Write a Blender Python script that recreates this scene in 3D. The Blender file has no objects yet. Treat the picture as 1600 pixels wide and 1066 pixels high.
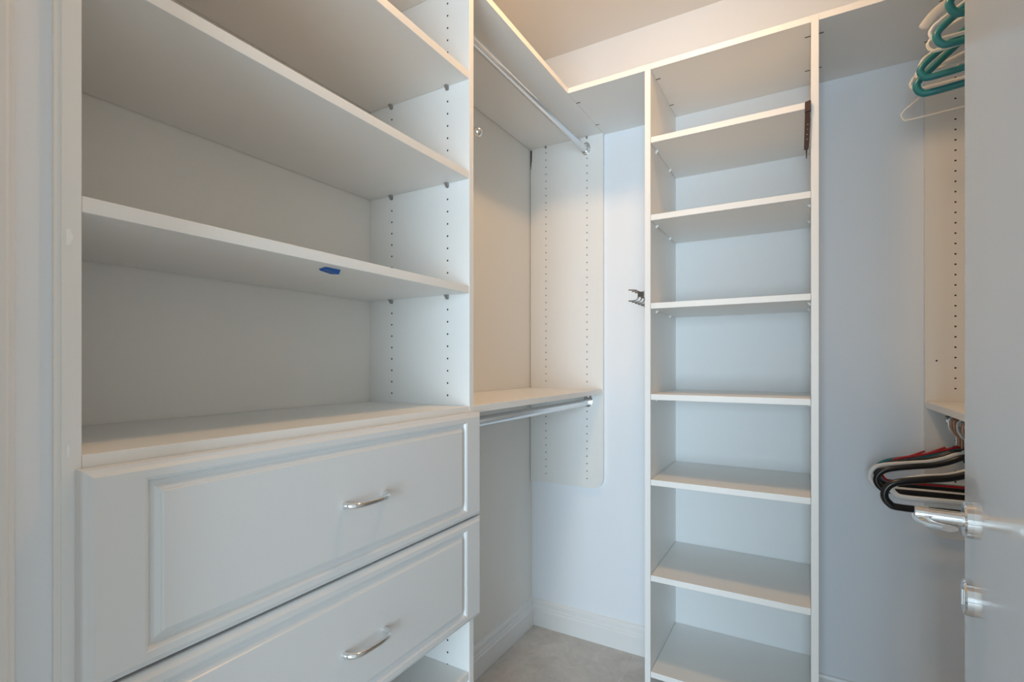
import bpy, bmesh, math, random
from mathutils import Vector, Matrix
random.seed(7)
scene = bpy.context.scene
C = scene.collection
R = math.radians

# ------------------------------------------------------------------ camera
cam_d = bpy.data.cameras.new('camera'); cam = bpy.data.objects.new('camera', cam_d); C.objects.link(cam)
cam.location = (0, 0, 1.19)
cam.rotation_euler = (R(90), 0, R(30.19))
cam_d.sensor_width = 36.0
cam_d.lens = 36.0 * 786.5 / 1600.0
cam_d.shift_y = 35.8 / 1600.0
cam_d.clip_start = 0.01
scene.camera = cam

# ------------------------------------------------------------------ world, lights, exposure
world = bpy.data.worlds.new('daylight'); scene.world = world; world.use_nodes = True
bg = world.node_tree.nodes['Background']
bg.inputs[0].default_value = (0.86, 0.98, 1.0, 1)
bg.inputs[1].default_value = 0.72

def area(name, loc, rot, sx, sy, power, col):
    l = bpy.data.lights.new(name, 'AREA'); l.shape = 'RECTANGLE'; l.size = sx; l.size_y = sy
    l.energy = power; l.color = col
    o = bpy.data.objects.new(name, l); C.objects.link(o); o.location = loc; o.rotation_euler = rot
    return o
# daylight from the window of the room in front of the closet door
area('window_daylight', (0.30, -2.6, 1.08), (R(90), 0, 0), 1.3, 1.5, 112, (0.65, 0.845, 1.0))

scene.view_settings.view_transform = 'Standard'
scene.view_settings.look = 'None'
scene.view_settings.gamma = 1
scene.view_settings.use_curve_mapping = False
scene.view_settings.exposure = 0.0
LAMP_STRENGTH = 90.0
LAMP_COL = (1.0, 0.59, 0.26, 1)

# ------------------------------------------------------------------ materials
def mat(name, col, rough=0.5, metal=0.0, bump=0.0, scale=60.0, stretch=(1, 1, 1), var=0.0, spec=0.5,
        trans=0.0, alpha=1.0, coat=0.0):
    m = bpy.data.materials.new(name); m.use_nodes = True
    nt = m.node_tree; b = nt.nodes['Principled BSDF']
    b.inputs['Base Color'].default_value = (*col, 1); b.inputs['Roughness'].default_value = rough
    b.inputs['Metallic'].default_value = metal
    b.inputs['Specular IOR Level'].default_value = spec
    b.inputs['Transmission Weight'].default_value = trans
    b.inputs['Coat Weight'].default_value = coat
    if bump or var:
        tc = nt.nodes.new('ShaderNodeTexCoord'); mp = nt.nodes.new('ShaderNodeMapping')
        mp.inputs['Scale'].default_value = stretch
        nz = nt.nodes.new('ShaderNodeTexNoise'); nz.inputs['Scale'].default_value = scale
        nz.inputs['Detail'].default_value = 4
        nt.links.new(tc.outputs['Object'], mp.inputs['Vector']); nt.links.new(mp.outputs['Vector'], nz.inputs['Vector'])
        if bump:
            bp = nt.nodes.new('ShaderNodeBump'); bp.inputs['Strength'].default_value = bump
            bp.inputs['Distance'].default_value = 0.002
            nt.links.new(nz.outputs['Fac'], bp.inputs['Height']); nt.links.new(bp.outputs['Normal'], b.inputs['Normal'])
        if var:
            mx = nt.nodes.new('ShaderNodeMix'); mx.data_type = 'RGBA'
            mx.inputs['A'].default_value = (*[max(0, c * (1 - var)) for c in col], 1)
            mx.inputs['B'].default_value = (*[min(1, c * (1 + var)) for c in col], 1)
            nt.links.new(nz.outputs['Fac'], mx.inputs['Factor']); nt.links.new(mx.outputs['Result'], b.inputs['Base Color'])
    return m

M = {}
M['melamine'] = mat('white_melamine', (0.865, 0.855, 0.83), 0.42, bump=0.05, scale=40, stretch=(6, 6, .5), var=0.012)
M['thermofoil'] = mat('white_thermofoil', (0.76, 0.765, 0.765), 0.30, bump=0.02, scale=30)
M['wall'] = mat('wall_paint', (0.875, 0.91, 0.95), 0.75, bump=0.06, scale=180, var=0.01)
M['wall_left'] = mat('wall_paint_warm_lit', (0.88, 0.86, 0.815), 0.70, bump=0.06, scale=160, var=0.015)  # same paint as the back wall; its warmer light is tinted into the colour
M['backboard'] = mat('backboard_white', (0.76, 0.765, 0.76), 0.55, bump=0.04, scale=40, stretch=(6, 6, .5), var=0.01)
M['dark_chrome'] = mat('dark_chrome', (0.34, 0.35, 0.36), 0.16, 1.0)
M['ceiling'] = mat('ceiling_paint', (0.82, 0.80, 0.78), 0.9, bump=0.05, scale=200)
M['trim'] = mat('trim_gloss_paint', (0.86, 0.86, 0.85), 0.35)
M['door'] = mat('door_gloss_paint', (0.74, 0.785, 0.83), 0.16, bump=0.01, scale=12, coat=0.3)
M['chrome'] = mat('chrome', (0.80, 0.81, 0.82), 0.09, 1.0)
M['rod'] = mat('polished_rod_metal', (0.72, 0.73, 0.74), 0.20, 1.0)
M['satin'] = mat('satin_metal', (0.62, 0.62, 0.62), 0.32, 1.0)
M['pin'] = mat('grey_pin_metal', (0.36, 0.35, 0.34), 0.4, 0.6)
M['white_plastic'] = mat('white_plastic', (0.80, 0.79, 0.76), 0.35)
M['teal_plastic'] = mat('teal_plastic', (0.022, 0.205, 0.235), 0.30)
M['red_plastic'] = mat('red_plastic', (0.45, 0.012, 0.02), 0.30)
M['black_plastic'] = mat('black_plastic', (0.010, 0.009, 0.009), 0.25)
M['copper'] = mat('copper_wire', (0.45, 0.24, 0.15), 0.3, 0.8)
M['brown'] = mat('dark_brown_leather', (0.030, 0.009, 0.009), 0.45, bump=0.2, scale=200)
M['brown_cap'] = mat('brown_metal_cap', (0.075, 0.045, 0.04), 0.4, 0.3)
M['tape'] = mat('blue_tape', (0.02, 0.11, 0.36), 0.55, bump=0.4, scale=90, var=0.25)
M['hole'] = mat('dark_hole', (0.035, 0.033, 0.03), 0.8)
M['grout'] = mat('grout', (0.74, 0.72, 0.69), 0.9, bump=0.1, scale=200)
M['chip'] = mat('fresh_white_filler', (0.95, 0.95, 0.95), 0.8)
M['clear'] = mat('clear_plastic', (0.88, 0.85, 0.81), 0.35, trans=0.45)
M['glow'] = bpy.data.materials.new('warm_lamp_glass'); M['glow'].use_nodes = True
_nt = M['glow'].node_tree; _b = _nt.nodes['Principled BSDF']
_b.inputs['Base Color'].default_value = (.9, .88, .84, 1)
_b.inputs['Emission Color'].default_value = LAMP_COL; _b.inputs['Emission Strength'].default_value = LAMP_STRENGTH

def tile_mat():
    m = bpy.data.materials.new('marbled_tile'); m.use_nodes = True
    nt = m.node_tree; b = nt.nodes['Principled BSDF']; b.inputs['Roughness'].default_value = 0.35
    g = nt.nodes.new('ShaderNodeNewGeometry')
    n1 = nt.nodes.new('ShaderNodeTexNoise'); n1.inputs['Scale'].default_value = 4.5; n1.inputs['Detail'].default_value = 8
    n1.inputs['Roughness'].default_value = .62; n1.inputs['Distortion'].default_value = 1.4
    n2 = nt.nodes.new('ShaderNodeTexNoise'); n2.inputs['Scale'].default_value = 14; n2.inputs['Detail'].default_value = 6
    n2.inputs['Distortion'].default_value = 2.0
    mx = nt.nodes.new('ShaderNodeMix'); mx.data_type = 'FLOAT'; mx.inputs['Factor'].default_value = .35
    cr = nt.nodes.new('ShaderNodeValToRGB')
    cr.color_ramp.elements[0].position = .3; cr.color_ramp.elements[0].color = (.48, .455, .425, 1)
    cr.color_ramp.elements[1].position = .72; cr.color_ramp.elements[1].color = (.72, .695, .66, 1)
    nt.links.new(g.outputs['Position'], n1.inputs['Vector']); nt.links.new(g.outputs['Position'], n2.inputs['Vector'])
    nt.links.new(n1.outputs['Fac'], mx.inputs['A']); nt.links.new(n2.outputs['Fac'], mx.inputs['B'])
    nt.links.new(mx.outputs['Result'], cr.inputs['Fac']); nt.links.new(cr.outputs['Color'], b.inputs['Base Color'])
    return m
M['tile'] = tile_mat()

# ------------------------------------------------------------------ helpers
ORG = {}
def link(name, me, m, parent=None, local=False):
    """One mesh object; vertices are in world space unless local, then relative to the parent's origin."""
    o = bpy.data.objects.new(name, me); C.objects.link(o)
    if m is not None: me.materials.append(M[m])
    if parent is not None:
        o.parent = parent
        org = ORG.get(parent, Vector((0, 0, 0)))
        ORG[o] = org
        if not local and org.length > 0: me.transform(Matrix.Translation(-org))
    return o

def mesh_of(bm, smooth=False, name='mesh'):
    bmesh.ops.recalc_face_normals(bm, faces=bm.faces)
    me = bpy.data.meshes.new(name); bm.to_mesh(me); bm.free()
    if smooth:
        me.polygons.foreach_set('use_smooth', [True] * len(me.polygons))
        me.set_sharp_from_angle(angle=R(40))
    return me

def add_box(bm, x0, x1, y0, y1, z0, z1, bevel=0.0):
    mt = Matrix.Translation(((x0 + x1) / 2, (y0 + y1) / 2, (z0 + z1) / 2)) @ Matrix.Diagonal((abs(x1 - x0), abs(y1 - y0), abs(z1 - z0), 1))
    r = bmesh.ops.create_cube(bm, size=1, matrix=mt)
    if bevel:
        es = list({e for v in r['verts'] for e in v.link_edges})
        bmesh.ops.bevel(bm, geom=es, offset=bevel, segments=2, affect='EDGES', profile=.5)

def box(name, x0, x1, y0, y1, z0, z1, m, parent=None, bevel=0.0008, local=False):
    bm = bmesh.new(); add_box(bm, x0, x1, y0, y1, z0, z1, bevel)
    return link(name, mesh_of(bm), m, parent, local)

def thing(name, label, cat, loc, rotz=0.0, group=None):
    o = bpy.data.objects.new(name, None); C.objects.link(o)
    o.location = loc; o.rotation_euler = (0, 0, rotz); o.empty_display_size = .05
    o['label'] = label; o['category'] = cat
    if group: o['group'] = group
    ORG[o] = Vector(loc)
    return o
def tag(o, label, cat, group=None):
    o['label'] = label; o['category'] = cat
    if group: o['group'] = group
    return o
def struct(o, label=None, cat=None):
    o['kind'] = 'structure'
    if label: o['label'] = label
    if cat: o['category'] = cat
    return o

def add_tube(bm, pts, r1, r2=None, closed=False, seg=10, up=Vector((0, 1, 0)), caps=True):
    """Sweep an ellipse along pts; r2 is the half-thickness along `up`, r1 across."""
    r2 = r2 or r1; pts = [Vector(p) for p in pts]; n = len(pts); rings = []
    for i, p in enumerate(pts):
        if closed: t = pts[(i + 1) % n] - pts[i - 1]
        else: t = pts[min(i + 1, n - 1)] - pts[max(i - 1, 0)]
        t.normalize()
        s = up.cross(t)
        if s.length < 1e-6: s = Vector((1, 0, 0)).cross(t)
        s.normalize(); u = t.cross(s).normalized()
        a = r1(i / max(1, n - 1)) if callable(r1) else r1
        b = r2(i / max(1, n - 1)) if callable(r2) else r2
        rings.append([bm.verts.new(p + s * a * math.cos(2 * math.pi * k / seg) + u * b * math.sin(2 * math.pi * k / seg)) for k in range(seg)])
    for i in range(n if closed else n - 1):
        A, B = rings[i], rings[(i + 1) % n]
        for k in range(seg): bm.faces.new((A[k], A[(k + 1) % seg], B[(k + 1) % seg], B[k]))
    if not closed and caps:
        bm.faces.new(rings[0][::-1]); bm.faces.new(rings[-1])

def tube(name, pts, r1, m, parent=None, r2=None, closed=False, seg=10, up=Vector((0, 1, 0)), local=False):
    bm = bmesh.new(); add_tube(bm, pts, r1, r2, closed, seg, up)
    return link(name, mesh_of(bm, True), m, parent, local)

def smooth_path(pts, n=8, closed=False):
    """Catmull-Rom through pts."""
    P = [Vector(p) for p in pts]; out = []; N = len(P)
    for i in range(N if closed else N - 1):
        if closed: a, b, c, d = P[i - 1], P[i], P[(i + 1) % N], P[(i + 2) % N]
        else: a, b, c, d = P[max(i - 1, 0)], P[i], P[i + 1], P[min(i + 2, N - 1)]
        for k in range(n):
            t = k / n
            out.append(.5 * ((2 * b) + (c - a) * t + (2 * a - 5 * b + 4 * c - d) * t * t + (3 * b - a - 3 * c + d) * t ** 3))
    if not closed: out.append(P[-1])
    return out

def prism(name, poly, axis, a0, a1, m, parent=None, local=False, smooth=False):
    """Extrude a 2D polygon along axis: 'x' polygon is (y,z); 'y' polygon is (x,z); 'z' polygon is (x,y)."""
    bm = bmesh.new()
    def P(u, v, w): return {'x': (w, u, v), 'y': (u, w, v), 'z': (u, v, w)}[axis]
    A = [bm.verts.new(P(u, v, a0)) for u, v in poly]; B = [bm.verts.new(P(u, v, a1)) for u, v in poly]
    bm.faces.new(A); bm.faces.new(B[::-1])
    for i in range(len(poly)):
        j = (i + 1) % len(poly); bm.faces.new((A[i], B[i], B[j], A[j]))
    return link(name, mesh_of(bm, smooth), m, parent, local)

def peg_holes(name, cols, zs, plane, axis, sign, parent, r=0.0026):
    """Rows of small drilled holes on a panel face, as one part."""
    bm = bmesh.new()
    for c in cols:
        for z in zs:
            vs = []
            for k in range(8):
                a = 2 * math.pi * k / 8
                if axis == 'y': vs.append(bm.verts.new((c + r * math.cos(a), plane + sign * .0004, z + r * math.sin(a))))
                else: vs.append(bm.verts.new((plane + sign * .0004, c + r * math.cos(a), z + r * math.sin(a))))
            bm.faces.new(vs)
    o = link(name, mesh_of(bm), 'hole', parent); o['kind'] = 'stuff'
    return o

# ------------------------------------------------------------------ dimensions (metres)
XW, XT = -1.086, -0.738            # left wall, front of the left-hand units
YT, YTO = 1.0527, 1.0717           # drawer tower: inner and outer face of its right side panel
YL = 0.2584                        # inner face of its left side panel
YP, YB = 2.0308, 2.0498            # face of the hanging panels, back wall
YF = 1.6707                        # front of the units on the back wall
XL, XR = -0.4418, 0.0154           # shelf tower: inner faces of its side panels
XRE, XRW = 0.328, 0.676            # right-hand unit front edge, right wall
ZT0, ZT1 = 2.166, 2.185            # top shelf
ZC = 2.568                         # ceiling
TH = 0.019
XJ = -0.745                        # face of the wall return on the left of the doorway

# ------------------------------------------------------------------ the room
struct(box('wall_left', XW - .12, XW, .08, YB + .12, 0, ZC, 'wall_left', bevel=0))
struct(box('wall_back', XW, XRW, YB, YB + .12, 0, ZC, 'wall', bevel=0))
struct(box('wall_right', XRW, XRW + .12, .08, YB + .12, 0, ZC, 'wall', bevel=0))
bm = bmesh.new()
add_box(bm, XW, -.61, .03, .138, 0, ZC); add_box(bm, XW, XJ, .138, .2386, 0, ZC); add_box(bm, .196, XRW, .03, .20, 0, ZC); add_box(bm, -.61, .196, .03, .138, 2.07, ZC)
struct(link('wall_front', mesh_of(bm), 'wall'))
struct(box('ceiling', XW - .12, XRW + .12, .08, YB + .12, ZC, ZC + .1, 'ceiling', bevel=0))
# doorway casing, stepped profile, on the return beside the drawer tower
prism_pts = [(XJ, .1385), (XJ, .2010), (XJ + .004, .2010), (XJ + .007, .2000), (XJ + .009, .1990), (XJ + .009, .1950), (XJ + .012, .1938), (XJ + .014, .1915), (XJ + .014, .1385)]
struct(prism('trim_1', prism_pts, 'z', 0, 2.10, 'trim'))

# floor: a slab of grout with separate tiles on it
fl = struct(box('floor', -1.7, 1.4, -3.2, YB + .12, -.10, -.0010, 'grout', bevel=0))
TS = 0.4557
tile_bm = bmesh.new(); add_box(tile_bm, .0015, TS - .0015, .0015, TS - .0015, -.001, 0, .0004)
tile_me = mesh_of(tile_bm, name='tile'); tile_me.materials.append(M['tile'])
for i in range(-2, 4):
    for j in range(-6, 2):
        x, y = -.6015 + i * TS, 1.5850 + j * TS
        if x + TS > 1.4 or y < -3.2: continue
        t = bpy.data.objects.new('tile', tile_me); C.objects.link(t); t.location = (x, y, 0); t.parent = fl

# baseboards
def base_prof(sgn, w0):
    return [(w0, 0), (w0 + sgn * .016, 0), (w0 + sgn * .016, .070), (w0 + sgn * .0125, .076), (w0 + sgn * .0125, .083), (w0 + sgn * .0105, .088),
            (w0 + sgn * .0095, .106), (w0 + sgn * .006, .115), (w0, .118)]
struct(prism('baseboard_left', base_prof(1, XW), 'y', YTO, YB, 'trim'))
bb = [(YB - (p - XW), z) for p, z in base_prof(1, XW)]
struct(prism('baseboard_back', bb, 'x', XW, XL - TH, 'trim'))
struct(prism('baseboard_back', bb, 'x', XR + TH, XRW, 'trim'))
struct(prism('baseboard_right', [(XRW - (p - XW), z) for p, z in base_prof(1, XW)], 'y', .2, YB, 'trim'))

# ------------------------------------------------------------------ drawer tower on the left wall
tw = thing('drawer_tower', 'tall white closet tower with open shelves above two raised-panel drawers', 'cabinet', (XW + .17, .66, 0))
box('side_panel', XW, XT, YL - TH, YL, 0, ZT1, 'melamine', tw)
sp = box('side_panel', XW, XT, YT, YTO, 0, ZT1, 'melamine', tw)
zs = [1.108 + .032 * k for k in range(-32, 33)]
peg_holes('peg_holes', (-.807, -1.003), [z for z in zs if z < 2.15 and not (.56 < z < 1.09)], YT, 'y', -1, sp)
box('filler_strip', XT - .03, XT - .0015, .2330, YL - TH + .0042, 0, ZT1, 'melamine', tw)
for z in (1.916, 1.662, 1.370): box('shelf', XW + .002, XT - .001, YL + .0005, YT - .0008, z, z + TH, 'melamine', tw)
box('top_panel', XW + .002, XT - .001, YL + .0005, YT - .0005, ZT0, ZT1, 'melamine', tw)
box('counter_panel', XW + .002, XT - .0005, YL + .0003, YT - .0005, 1.063, 1.082, 'melamine', tw)
box('shelf', XW + .002, XT - .001, YL + .0005, YT - .0005, .386, .405, 'melamine', tw)
box('shelf', XW + .002, XT - .001, YL + .0005, YT - .0005, .085, .104, 'melamine', tw)
box('rail', XT - .05, XT - .012, YL, YT, .548, .567, 'melamine', tw)
def pin(x, y, ztop, parent, dirv=(0, -1), m='pin', s=1.0):
    """Shelf support bracket: a plug in the panel with a wedge foot under the shelf."""
    bm = bmesh.new(); dx, dy = dirv; w = .0042 * s; L = .0105 * s; H = .011 * s
    q = [(0, 0), (L, 0), (L, -.002), (.003, -H), (0, -H)]
    ax = Vector((dx, dy, 0)); sd = Vector((-dy, dx, 0)); o0 = Vector((x, y, ztop))
    A = [bm.verts.new(o0 + ax * a + sd * w + Vector((0, 0, b))) for a, b in q]
    B = [bm.verts.new(o0 + ax * a - sd * w + Vector((0, 0, b))) for a, b in q]
    bm.faces.new(A); bm.faces.new(B[::-1])
    for i in range(5): bm.faces.new((A[i], B[i], B[(i + 1) % 5], A[(i + 1) % 5]))
    link('shelf_pin', mesh_of(bm), m, parent)
for z in (1.916, 1.662, 1.370):
    for x in (-.807, -1.003):
        pin(x, YT, z, tw); pin(x, YL, z, tw, (0, 1))
# bare filler patches on the edge of the left side panel
def patch(name, pts, y0, z0, parent):
    bm = bmesh.new(); x = XT
    A = [bm.verts.new((x - .0002, y0 + a, z0 + b)) for a, b in pts]; B = [bm.verts.new((x + .0004, y0 + a, z0 + b)) for a, b in pts]
    bm.faces.new(A[::-1]); bm.faces.new(B)
    for i in range(len(pts)): bm.faces.new((A[i], B[i], B[(i + 1) % len(pts)], A[(i + 1) % len(pts)]))
    link(name, mesh_of(bm), 'chip', parent)
patch('paint_patch', [(0, .0095), (.0035, .0095), (.0045, .006), (.0064, .003), (.0064, -.002), (.0045, -.0045), (.004, -.008), (.0015, -.0095), (0, -.0095)], .2436, 1.337, tw)
patch('paint_patch', [(0, .007), (.0025, .0075), (.003, .002), (.0018, -.005), (0, -.007)], .2440, 1.088, tw)

def drawer(z0, z1, parent, y0=.2520, y1=1.0760):
    """Raised-panel front lofted from nested rectangles, plus the drawer box behind it."""
    XF = -.716; xb = XT + .0005
    bm = bmesh.new(); rings = []
    prof = [(0, 0, xb - XF), (0, 0, -.0075), (.0012, .0012, -.0052), (.0050, .0050, -.0036), (.0075, .0075, -.0018), (.0100, .0100, 0)]
    gy, gz = .0635, .0200
    groove = [(0, 0), (.0012, -.0012), (.0030, -.0014), (.0050, -.0062), (.0078, -.0072), (.0120, -.0062), (.0178, -.0024), (.0190, -.0024), (.0205, -.0002), (.0215, 0)]
    prof += [(gy + d, gz + d, h) for d, h in groove]
    for iy, iz, h in prof:
        rings.append([bm.verts.new((XF + h, y, z)) for y, z in ((y0 + iy, z0 + iz), (y1 - iy, z0 + iz), (y1 - iy, z1 - iz), (y0 + iy, z1 - iz))])
    for a, b in zip(rings, rings[1:]):
        for k in range(4): bm.faces.new((a[k], a[(k + 1) % 4], b[(k + 1) % 4], b[k]))
    bm.faces.new(rings[-1]); bm.faces.new(rings[0][::-1])
    d = link('drawer', mesh_of(bm), 'thermofoil', parent)
    b2 = bmesh.new(); bx0, by0, by1, bz0, bz1 = XW + .03, YL + .013, YT - .013, z0 + .03, z1 - .05
    add_box(b2, bx0, xb - .0005, by0, by1, bz0, bz0 + .012)
    add_box(b2, bx0, xb - .0005, by0, by0 + .012, bz0 + .012, bz1); add_box(b2, bx0, xb - .0005, by1 - .012, by1, bz0 + .012, bz1)
    add_box(b2, bx0, bx0 + .012, by0 + .012, by1 - .012, bz0 + .012, bz1)
    link('drawer_box', mesh_of(b2), 'melamine', d)
    # bow handle
    yc, zc = .681, z0 + (z1 - z0) * .5 - (.001 if z0 > .7 else .009); hw = .050
    path = smooth_path([(XF - .0015, yc - hw, zc), (XF + .010, yc - hw + .001, zc), (XF + .021, yc - hw + .010, zc), (XF + .0255, yc - .024, zc), (XF + .0265, yc, zc),
                        (XF + .0255, yc + .024, zc), (XF + .021, yc + hw - .010, zc), (XF + .010, yc + hw - .001, zc), (XF - .0015, yc + hw, zc)], 6)
    tube('handle', path, lambda t: .0042 + .0022 * abs(2 * t - 1) ** 2, 'chrome', d, r2=lambda t: .0050 + .0016 * abs(2 * t - 1) ** 2, seg=12, up=Vector((0, 0, 1)))
    return d
drawer(.8060, 1.0665, tw)
drawer(.5490, .8015, tw)

# ------------------------------------------------------------------ left hanging section
hg = thing('hanging_unit', 'double-hang white closet section beside the drawer tower with round-cornered wall panel', 'closet unit', (XW + .17, 1.55, .662))
def hang_panel(x_back, x_front, parent, zb=.658):
    s = 1 if x_front > x_back else -1; r = .048; pts = [(x_back, ZT0), (x_back, zb)]
    for k in range(9):
        a = -math.pi / 2 + k * math.pi / 16
        pts.append((x_front - s * r + s * r * math.cos(a), zb + r + r * math.sin(a)))
    pts.append((x_front, ZT0))
    return prism('hanging_panel', pts, 'y', YP, YB - .0003, 'melamine', parent)
hp = hang_panel(XW + .003, XT + .001, hg)
zh = [1.1136 + .032 * k for k in range(-16, 40)]
zh = [z for z in zh if .69 < z < 2.145 and not (1.05 < z < 1.10)]
peg_holes('peg_holes', (-.809, -1.005), zh, YP, 'y', -1, hp)
prism('scribe_gap', [(XW + .003, 2.163), (XW + .010, 2.163), (XW + .009, 2.115), (XW + .004, 2.075), (XW + .003, 2.075)], 'y', YP - .0005, YP, 'brown_cap', hp)
box('top_shelf', XW + .002, XT - .0008, YTO + .0003, YB, ZT0, ZT1, 'melamine', hg)
box('middle_shelf', XW + .002, XT - .0008, YTO + .0003, YP - .0003, 1.063, 1.082, 'melamine', hg)
for x in (-.809, -1.005): pin(x, YP, ZT0, hg, (0, -1), 'pin', .8)

def slot(bm, x, y, z): add_box(bm, x - .0075, x + .0075, y - .0019, y + .0019, z - .0006, z + .0003)
def cam_slots(parent, pts):
    for x, y in pts:
        bm = bmesh.new(); slot(bm, x, y, ZT0)
        s = link('joint_slot', mesh_of(bm), 'hole', parent)

def rod(label, x, y0, y1, zc, fl_h=.030, group=None):
    t = thing('closet_rod', label, 'closet rod', (x, (y0 + y1) / 2, zc))
    tube('tube', [(x, y0 + .004, zc), (x, y0 + .3, zc), (x, y1 - .004, zc)], .0130, 'rod', t, r2=.0150, seg=20, up=Vector((0, 0, 1)))
    for yy, s in ((y0, 1), (y1, -1)):
        f = bmesh.new()
        # wall plate, taller than wide, with the cup that carries the rod end
        pl = [(x + .0205 * math.cos(2 * math.pi * k / 24), zc + .007 + .0275 * math.sin(2 * math.pi * k / 24)) for k in range(24)]
        A = [f.verts.new((a, yy + s * .0003, b)) for a, b in pl]; B = [f.verts.new((a, yy + s * .004, b)) for a, b in pl]
        f.faces.new(A); f.faces.new(B[::-1])
        for k in range(24): f.faces.new((A[k], B[k], B[(k + 1) % 24], A[(k + 1) % 24]))
        U = [(x + .0165 * math.cos(a), zc + .0185 * math.sin(a)) for a in [R(q) for q in range(165, 376, 15)]]
        V = [(x + .0135 * math.cos(a), zc + .0155 * math.sin(a)) for a in [R(q) for q in range(165, 376, 15)]]
        for d0, d1 in ((.004, .018),):
            o0 = [f.verts.new((a, yy + s * d0, b)) for a, b in U]; o1 = [f.verts.new((a, yy + s * d1, b)) for a, b in U]
            i0 = [f.verts.new((a, yy + s * d0, b)) for a, b in V]; i1 = [f.verts.new((a, yy + s * d1, b)) for a, b in V]
            for k in range(len(U) - 1):
                f.faces.new((o0[k], o0[k + 1], o1[k + 1], o1[k])); f.faces.new((i0[k], i1[k], i1[k + 1], i0[k + 1])); f.faces.new((o1[k], o1[k + 1], i1[k + 1], i1[k]))
            f.faces.new((o0[0], o1[0], i1[0], i0[0])); f.faces.new((o0[-1], i0[-1], i1[-1], o1[-1]))
        fo = link('flange', mesh_of(f, True), 'chrome', t)
        sc = bmesh.new()
        bmesh.ops.create_uvsphere(sc, u_segments=10, v_segments=6, radius=.0042, matrix=Matrix.Translation((x, yy + s * .004, zc + .0235)) @ Matrix.Diagonal((1, .4, 1, 1)))
        link('screw', mesh_of(sc, True), 'satin', fo)
    return t
rod('upper chrome closet rod under the top shelf beside the drawer tower', -.813, YTO, YP, 2.108)
rod('lower chrome closet rod under the middle shelf beside the drawers', -.803, YTO, YP, 1.026)

# valet rod on the outer face of the drawer tower, only its ball end shows
vr = thing('valet_rod', 'small chrome ball-ended valet rod on the tower side panel', 'valet rod', (-.90, 1.11, 1.805))
bm = bmesh.new(); add_box(bm, -1.03, -.80, YTO + .0003, 1.1, 1.795, 1.815, .002); link('bracket', mesh_of(bm), 'satin', vr)
tube('shaft', [(-1.02, 1.108, 1.805), (-.9, 1.108, 1.805), (-.755, 1.108, 1.805)], .0055, 'chrome', vr, up=Vector((0, 0, 1)))
bm = bmesh.new(); bmesh.ops.create_uvsphere(bm, u_segments=20, v_segments=12, radius=.0125, matrix=Matrix.Translation((-.750, 1.108, 1.805)))
link('ball_knob', mesh_of(bm, True), 'chrome', vr)

# ------------------------------------------------------------------ shelf tower on the back wall
bk = thing('shelf_tower', 'tall narrow white shelving tower with seven shelves on the back wall', 'shelving', ((XL + XR) / 2, 1.86, 0))
box('side_panel', XL - TH, XL, YF, YB - .0003, 0, ZT1, 'melamine', bk)
box('side_panel', XR, XR + TH, YF, YB - .0003, 0, ZT1, 'melamine', bk)
tp = box('top_panel', XL + .0003, XR - .0003, YF + .0005, YB - .0003, ZT0, ZT1, 'melamine', bk)
box('back_panel', XL + .0003, XR - .0003, YB - .006, YB - .0003,   .02, ZT0 - .0005, 'backboard', bk, bevel=0)
for z in (1.922, 1.665, 1.3725, 1.071, .788, .471, .152):
    box('shelf', XL + .0008, XR - .0008, YF + .0008, YB - .0065, z, z + TH, 'melamine', bk)
    if z > 1.0:
        for y in (1.745, 1.94):
            pin(XL, y, z, bk, (1, 0), 'white_plastic', .8); pin(XR, y, z, bk, (-1, 0), 'white_plastic', .8)
cam_slots(tp, [(XL + .008, 1.742), (XL + .008, 1.943), (XR - .008, 1.742), (XR - .008, 1.943)])

# ------------------------------------------------------------------ corner top shelf between the left unit and the shelf tower
cs = box('corner_shelf', XT, XL - TH - .0003, YF + .0005, YB - .0003, ZT0, ZT1, 'melamine')
tag(cs, 'white top shelf bridging the left corner next to the shelf tower', 'shelf')
cam_slots(cs, [(XT + .0065, 1.7505), (XT + .0065, 1.9496), (XL - TH - .012, 1.745), (XL - TH - .012, 1.945)])

# ------------------------------------------------------------------ right hanging section
hr = thing('hanging_unit', 'double-hang white closet section with hangers half hidden by the open door', 'closet unit', (.50, 1.3, .658))
hq = hang_panel(XRW - .003, XRE, hr, .648)
peg_holes('peg_holes', (.4017, .60), zh, YP, 'y', -1, hq, .0028)
peg_holes('peg_holes', (.3565,), [1.2], YP, 'y', -1, hq, .0028)
box('top_shelf', XRE + .0005, XRW - .002, .72, YB, ZT0, ZT1, 'melamine', hr)
box('middle_shelf', XRE + .0005, XRW - .002, .72, YP - .0003, 1.052, 1.071, 'melamine', hr)
box('end_panel', XRE, XRW - .002, .70, .719, 0, ZT1, 'melamine', hr)
cr = box('corner_shelf', XR + TH + .0003, XRE, YF + .0005, YB - .0003, ZT0, ZT1, 'melamine')
tag(cr, 'white top shelf between the shelf tower and the hangers', 'shelf')
cam_slots(cr, [(XR + TH + .006, 1.74), (XR + TH + .006, 1.941), (XRE - .0075, 1.75), (XRE - .0075, 1.949)])
UX, UZ = .430, 2.100
LX, LZ = .397, 1.012
rod('upper chrome closet rod holding teal and white hangers', UX, .719, YP, UZ)
rod('lower chrome closet rod holding black and red hangers', LX, .719, YP, LZ)

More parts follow.
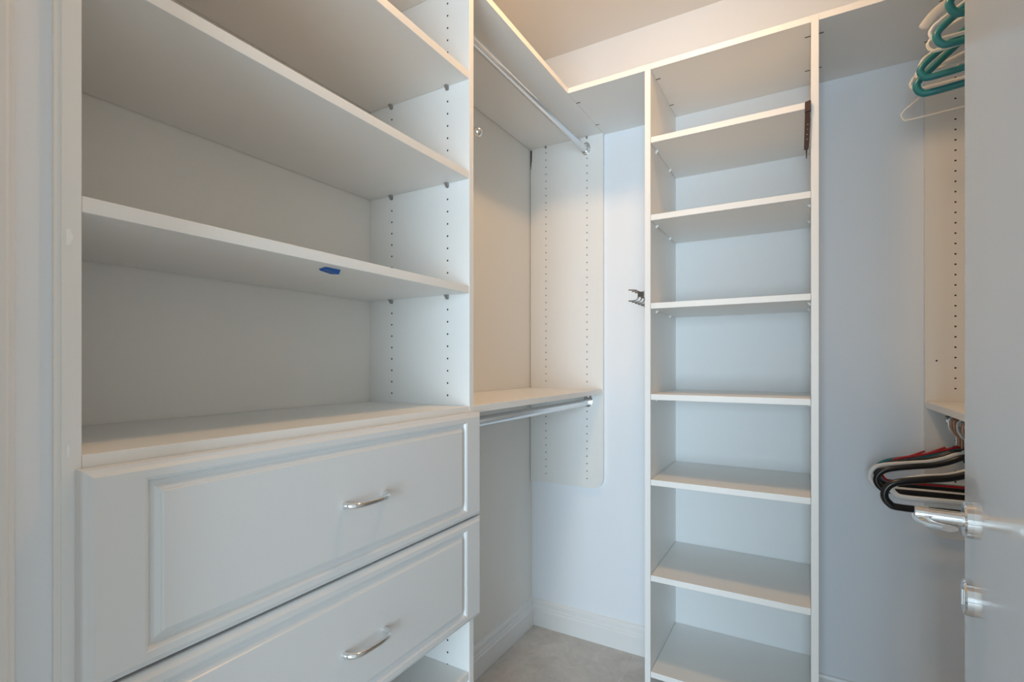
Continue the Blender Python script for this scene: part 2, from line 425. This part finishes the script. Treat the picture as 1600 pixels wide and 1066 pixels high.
# ------------------------------------------------------------------ belt rack on the shelf tower
br = thing('belt_rack', 'small chrome pronged belt rack on the left side of the shelf tower', 'belt rack', (XL - TH - .01, 1.82, 1.428))
bm = bmesh.new(); add_box(bm, XL - TH - .012, XL - TH - .0003, 1.70, 1.95, 1.416, 1.440, .002); link('rail', mesh_of(bm), 'satin', br)
for k in range(6):
    y = 1.724 + .039 * k; x0 = XL - TH - .012
    bx = -.4985
    tube('prong', smooth_path([(-.532, y, 1.4478), (-.518, y, 1.4468), (bx - .006, y, 1.4445), (bx, y, 1.436), (bx + .0005, y, 1.428), (bx, y, 1.419), (bx - .006, y, 1.4110), (-.518, y, 1.4090), (-.532, y, 1.4096)], 6), .0023, 'dark_chrome', br, seg=8)
    box('prong_mount', bx, x0 + .001, y - .003, y + .003, 1.421, 1.439, 'dark_chrome', br, .0005)

# ------------------------------------------------------------------ brown strap at the second shelf opening, blue tape under a shelf
bs = thing('strap', 'dark brown slim leather strap hung at the top shelf of the narrow tower', 'strap', (.006, YF - .006, 1.778))
def slab(name, poly, y0, y1, m):
    return prism(name, poly, 'y', y0, y1, m, bs)
slab('cap', [(-.0002, 1.9085), (.0150, 1.9105), (.0148, 1.9385), (.0125, 1.9395), (.0000, 1.9365)], YF - .0105, YF - .0002, 'brown_cap')
slab('body', [(.0002, 1.9083), (.0138, 1.9102), (.0136, 1.88), (.0105, 1.815), (.0090, 1.8035), (-.0022, 1.8035)], YF - .0085, YF - .0002, 'brown')
slab('tail', [(.0018, 1.8036), (.0062, 1.8036), (.0050, 1.778), (.0038, 1.7755), (.0028, 1.778)], YF - .0055, YF - .003, 'brown')
for k in range(4):
    bm = bmesh.new(); bmesh.ops.create_uvsphere(bm, u_segments=8, v_segments=5, radius=.0014, matrix=Matrix.Translation((.0072 - .0006 * k, YF - .0086, 1.872 - .014 * k)))
    link('stud', mesh_of(bm, True), 'satin', bs)
# folded scrap of tape
bm = bmesh.new()
top = [(-.768, .632), (-.768, .668), (-.790, .664), (-.796, .640)]
zt = 1.3697
v = [bm.verts.new((x, y, zt)) for x, y in top]; w = [bm.verts.new((x + a, y + b, zt - c)) for (x, y), a, b, c in zip(top, (.001, .0, .001, .002), (.004, -.004, -.002, .002), (.004, .009, .007, .003))]
bm.faces.new(v); bm.faces.new(w[::-1])
for i in range(4): bm.faces.new((v[i], w[i], w[(i + 1) % 4], v[(i + 1) % 4]))
tag(link('tape_scrap', mesh_of(bm), 'tape'), 'small crumpled scrap of blue tape under the drawer tower shelf', 'tape')

# ------------------------------------------------------------------ hangers
def arc(cx, cz, r, a0, a1, n=10): return [(cx + r * math.cos(R(a0 + (a1 - a0) * k / n)), 0, cz + r * math.sin(R(a0 + (a1 - a0) * k / n))) for k in range(n + 1)]
def hook(t, r, m, drop=.052):
    """Hook over an oval rod centred at the local origin."""
    top = .0152 + r; rad = .0185
    path = arc(0, top - rad, rad, -40, 180, 14) + [(-.0170, 0, -.016), (-.010, 0, -.030), (-.002, 0, -.038), (0, 0, -.044), (0, 0, -drop)]
    tube('hook', path, r, m, t, seg=8, local=True)
def tri_hanger(label, tip, drop, m, half=.185, r=.0048, yaw=-10, rodx=UX, rodz=UZ, flat=1.0, style='round', hookm=None, group=None, lift=.036, hr_=.0032):
    c, s = math.cos(R(yaw)), math.sin(R(yaw))
    t = thing('clothes_hanger', label, 'hanger', (rodx, tip - s * 0 + half * s, rodz), R(yaw), group)
    d = -drop; n = -.080 if style in ('suit', 'notched') else -.050
    hook(t, hr_, hookm or m, -n + .003)
    if style == 'round':
        R_ = lift / 2
        right = [(0, 0, n), (.035, 0, n - .010), (half * .55, 0, n - (n - d - lift) * .50 - .004), (half - R_ * .9, 0, d + lift + .004), (half - R_ * .12, 0, d + lift * .72), (half, 0, d + lift * .45), (half - R_ * .35, 0, d + lift * .12), (half - R_ * 1.1, 0, d), (half * .4, 0, d)]
        left = [(-x, y, z) for x, y, z in right[1:]]
        path = smooth_path(right + left[::-1], 6, True)
        tube('frame', path, r, m, t, r2=r * flat, closed=True, seg=10, local=True)
    elif style == 'suit':                      # broad sloping shoulders, bottom bar
        right = [(0, 0, n), (.022, 0, n - .004), (.05, 0, n - .018), (.085, 0, n - .030), (.13, 0, n - .038), (half - .028, 0, n - .051), (half - .006, 0, n - .067), (half, 0, d + .027), (half - .010, 0, d + .008), (half - .032, 0, d), (half * .4, 0, d)]
        left = [(-x, y, z) for x, y, z in right[1:]]
        path = smooth_path(right + left[::-1], 6, True)
        tube('frame', path, r, m, t, r2=r * flat, closed=True, seg=10, local=True)
        tube('neck', [(0, 0, n + .010), (0, 0, n - .004), (0, 0, n - .016)], lambda q: .008 + .010 * q, m, t, r2=r * flat * .95, seg=12, local=True)
    elif style == 'arms':                      # arms only, no bottom bar
        right = smooth_path([(0, 0, n), (.05, 0, n - .008), (half * .62, 0, n - (n - d) * .28), (half * .86, 0, n - (n - d) * .58), (half, 0, d)], 14)
        path = [Vector((-p.x, 0, p.z)) for p in right[::-1]] + right[1:]
        cap = lambda q: r * max(.15, 1 - max(0, (abs(2 * q - 1) - .93) / .07) ** 3)
        tube('frame', path, cap, m, t, r2=lambda q: cap(q) * flat, seg=12, local=True)
    elif style == 'notched':
        n += .010
        right = [(0, 0, n), (.03, 0, n - .010), (.09, 0, n - .031), (.15, 0, n - .048), (half - .03, 0, n - .062), (half - .004, 0, d + .036), (half - .006, 0, d + .012), (half - .030, 0, d), (half * .4, 0, d)]
        left = [(-x, y, z) for x, y, z in right[1:]]
        tube('frame', smooth_path(right + left[::-1], 6, True), r, m, t, r2=r * flat, closed=True, seg=10, local=True)
        for q in (-1, 1):
            tube('notch', [(q * .125, 0, n - .041), (q * .110, 0, n - .034), (q * .080, 0, n - .018)], r * .8, m, t, seg=8, local=True)
            tube('notch', [(q * .080, 0, n - .028), (q * .065, 0, n - .020), (q * .032, 0, n - .003)], r * .8, m, t, seg=8, local=True)
    return t

G1, G2 = 'hangers on the upper right rod', 'hangers on the lower right rod'
# the centre sits on the rod; `tip` is the depth of the left tip
def T(label, tipy, drop, m, half, **k):
    return tri_hanger(label, tipy, drop, m, half, **k)
T('clear plastic suit hanger with open arms, highest on the upper rod', 1.505, .125, 'clear', .195, r=.0105, yaw=-8, flat=.55, style='arms', hookm='rod', group=G1)
T('nearest teal plastic hanger, cut off by the door edge', 1.33, .205, 'teal_plastic', .176, r=.0075, flat=.9, yaw=-2, group=G1, lift=.05)
T('white tubular hanger just left of the small teal loop', 1.450, .186, 'white_plastic', .187, r=.0042, yaw=-4, group=G1)
T('teal plastic hanger in front of the white hangers', 1.425, .215, 'teal_plastic', .180, r=.0075, flat=.9, yaw=-4, group=G1, lift=.048)
for i, (ty, dr, lb) in enumerate(((1.570, .152, 'white tubular hanger second behind the teal ones, on the upper rod'), (1.668, .152, 'white tubular hanger peeking out left of the large teal hanger'),
                                  (1.716, .152, 'white tubular hanger behind the large teal hanger, second lowest loop'), (1.806, .135, 'white tubular hanger with the lowest round loop beside the large teal hanger'))):
    T(lb, ty, dr, 'white_plastic', .172, r=.0042, yaw=-8, group=G1)
T('large teal hanger with the lowest wide bar on the upper rod', 1.650, .218, 'teal_plastic', .184, r=.0088, flat=1.0, yaw=-12, group=G1, lift=.050)
T('teal hanger pressed against the large teal hanger', 1.620, .192, 'teal_plastic', .181, r=.0082, flat=1.0, yaw=-12, group=G1, lift=.044)
T('thin white wire hanger hanging lowest and farthest back', 1.850, .200, 'white_plastic', .188, r=.0022, yaw=-10, group=G1, hr_=.0022, lift=.034)

def B(label, tipy, drop, m, half=.222, **k):
    return tri_hanger(label, tipy, drop, m, half, rodx=LX, rodz=LZ, group=G2, **k)
B('red notched plastic hanger at the back of the lower rod', 1.960, .190, 'red_plastic', .190, r=.0040, yaw=1, style='notched', hookm='copper')
B('teal hanger whose bar shows behind the black hangers on the lower rod', 1.990, .194, 'teal_plastic', .200, r=.0050, yaw=1, style='suit', hookm='rod')
B('black hanger with copper hook right in front of the red one', 1.927, .194, 'black_plastic', .205, r=.0070, yaw=1, style='suit', flat=.9, hookm='copper')
B('white broad-shouldered hanger between the rear and middle black ones', 1.890, .198, 'white_plastic', .225, r=.0066, yaw=1, style='suit', flat=.8)
B('black hanger between the two white ones on the lower rod', 1.830, .194, 'black_plastic', .214, r=.0085, yaw=2, style='suit', flat=.9, hookm='copper')
wh = B('white hanger with a small strap hook just behind the front black one', 1.672, .176, 'white_plastic', .200, r=.0072, yaw=3, style='suit', flat=.6)
for q in (-1, 1):
    tube('strap_hook', arc(q * .105, -.119, .009, 180, 360, 8), .0022, 'white_plastic', wh, seg=8, local=True)
B('front black hanger, nearest the door handle on the lower rod', 1.640, .196, 'black_plastic', .216, r=.0092, yaw=3, style='suit', flat=.9, hookm='copper')

# ------------------------------------------------------------------ door, opened into the closet on the right
DA = -R(5.4)                                     # leaf runs from the hinge towards +y, local y is along the leaf
EX, EY = .2177, 1.0453
dr = thing('door_1', 'glossy white door standing open at the right with a lever handle', 'door', (EX - .094 * .85, EY - .9956 * .85, .008), DA)
dr['kind'] = 'structure'
L = .85
box('leaf', 0, .040, 0, L, 0, 2.04, 'door', dr, .002, local=True)
def disc(name, y, z, r, t, m, parent):
    bm = bmesh.new(); n = 40; pr = [(0, r), (t * .75, r), (t, r - t * .25)]
    rings = [[bm.verts.new((-d, y + q * math.cos(2 * math.pi * k / n), z + q * math.sin(2 * math.pi * k / n))) for k in range(n)] for d, q in pr]
    for a, b in zip(rings, rings[1:]):
        for k in range(n): bm.faces.new((a[k], a[(k + 1) % n], b[(k + 1) % n], b[k]))
    bm.faces.new(rings[-1]); bm.faces.new(rings[0][::-1])
    return link(name, mesh_of(bm, True), m, parent, local=True)
hy, hz = L - .072, .953
ro = disc('rosette', hy, hz, .0262, .0100, 'chrome', dr)
lv = tube('lever_handle', [(-.009, hy, hz), (-.03, hy, hz), (-.052, hy, hz)], .0105, 'chrome', dr, seg=20, up=Vector((0, 0, 1)), local=True)
# the grip curves from the spindle back towards the leaf
gp = smooth_path([(-.0575, hy + .004, hz - .004), (-.0570, hy - .018, hz - .004), (-.0520, hy - .045, hz - .002), (-.0430, hy - .075, hz + .003), (-.0340, hy - .100, hz + .008)], 8)
tube('grip', gp, lambda t: .0118 - .0020 * t, 'chrome', lv, r2=lambda t: .0058 - .0018 * t, seg=16, up=Vector((0, 0, 1)), local=True)
bm = bmesh.new(); bmesh.ops.create_cone(bm, cap_ends=True, segments=24, radius1=.0125, radius2=.0125, depth=.016, matrix=Matrix.Translation((-.0570, hy, hz)) @ Matrix.Rotation(R(90), 4, 'Y'))
link('spindle_hub', mesh_of(bm, True), 'chrome', lv, local=True)
lk = disc('lock_rosette', hy, hz - .113, .0262, .0100, 'chrome', dr)
bm = bmesh.new(); add_box(bm, -.0125, -.0095, hy - .004, hy + .004, hz - .125, hz - .101, .001); link('keyway', mesh_of(bm), 'satin', lk, local=True)

# ------------------------------------------------------------------ ceiling light
lm = thing('ceiling_light', 'round flush ceiling light with a warm frosted dome', 'ceiling light', (-.32, 1.17, ZC))
def lathe(name, prof, m, parent, cx, cy, n=40):
    bm = bmesh.new(); rings = [[bm.verts.new((cx + r * math.cos(2 * math.pi * k / n), cy + r * math.sin(2 * math.pi * k / n), z)) for k in range(n)] for r, z in prof]
    for a, b in zip(rings, rings[1:]):
        for k in range(n): bm.faces.new((a[k], a[(k + 1) % n], b[(k + 1) % n], b[k]))
    bm.faces.new(rings[0]); bm.faces.new(rings[-1][::-1])
    return link(name, mesh_of(bm, True), m, parent)
lathe('base', [(.105, ZC - .0003), (.108, ZC - .012), (.100, ZC - .024), (.088, ZC - .026)], 'satin', lm, -.32, 1.17)
lathe('dome', [(.086, ZC - .026), (.084, ZC - .036), (.072, ZC - .052), (.050, ZC - .064), (.022, ZC - .070)], 'glow', lm, -.32, 1.17)
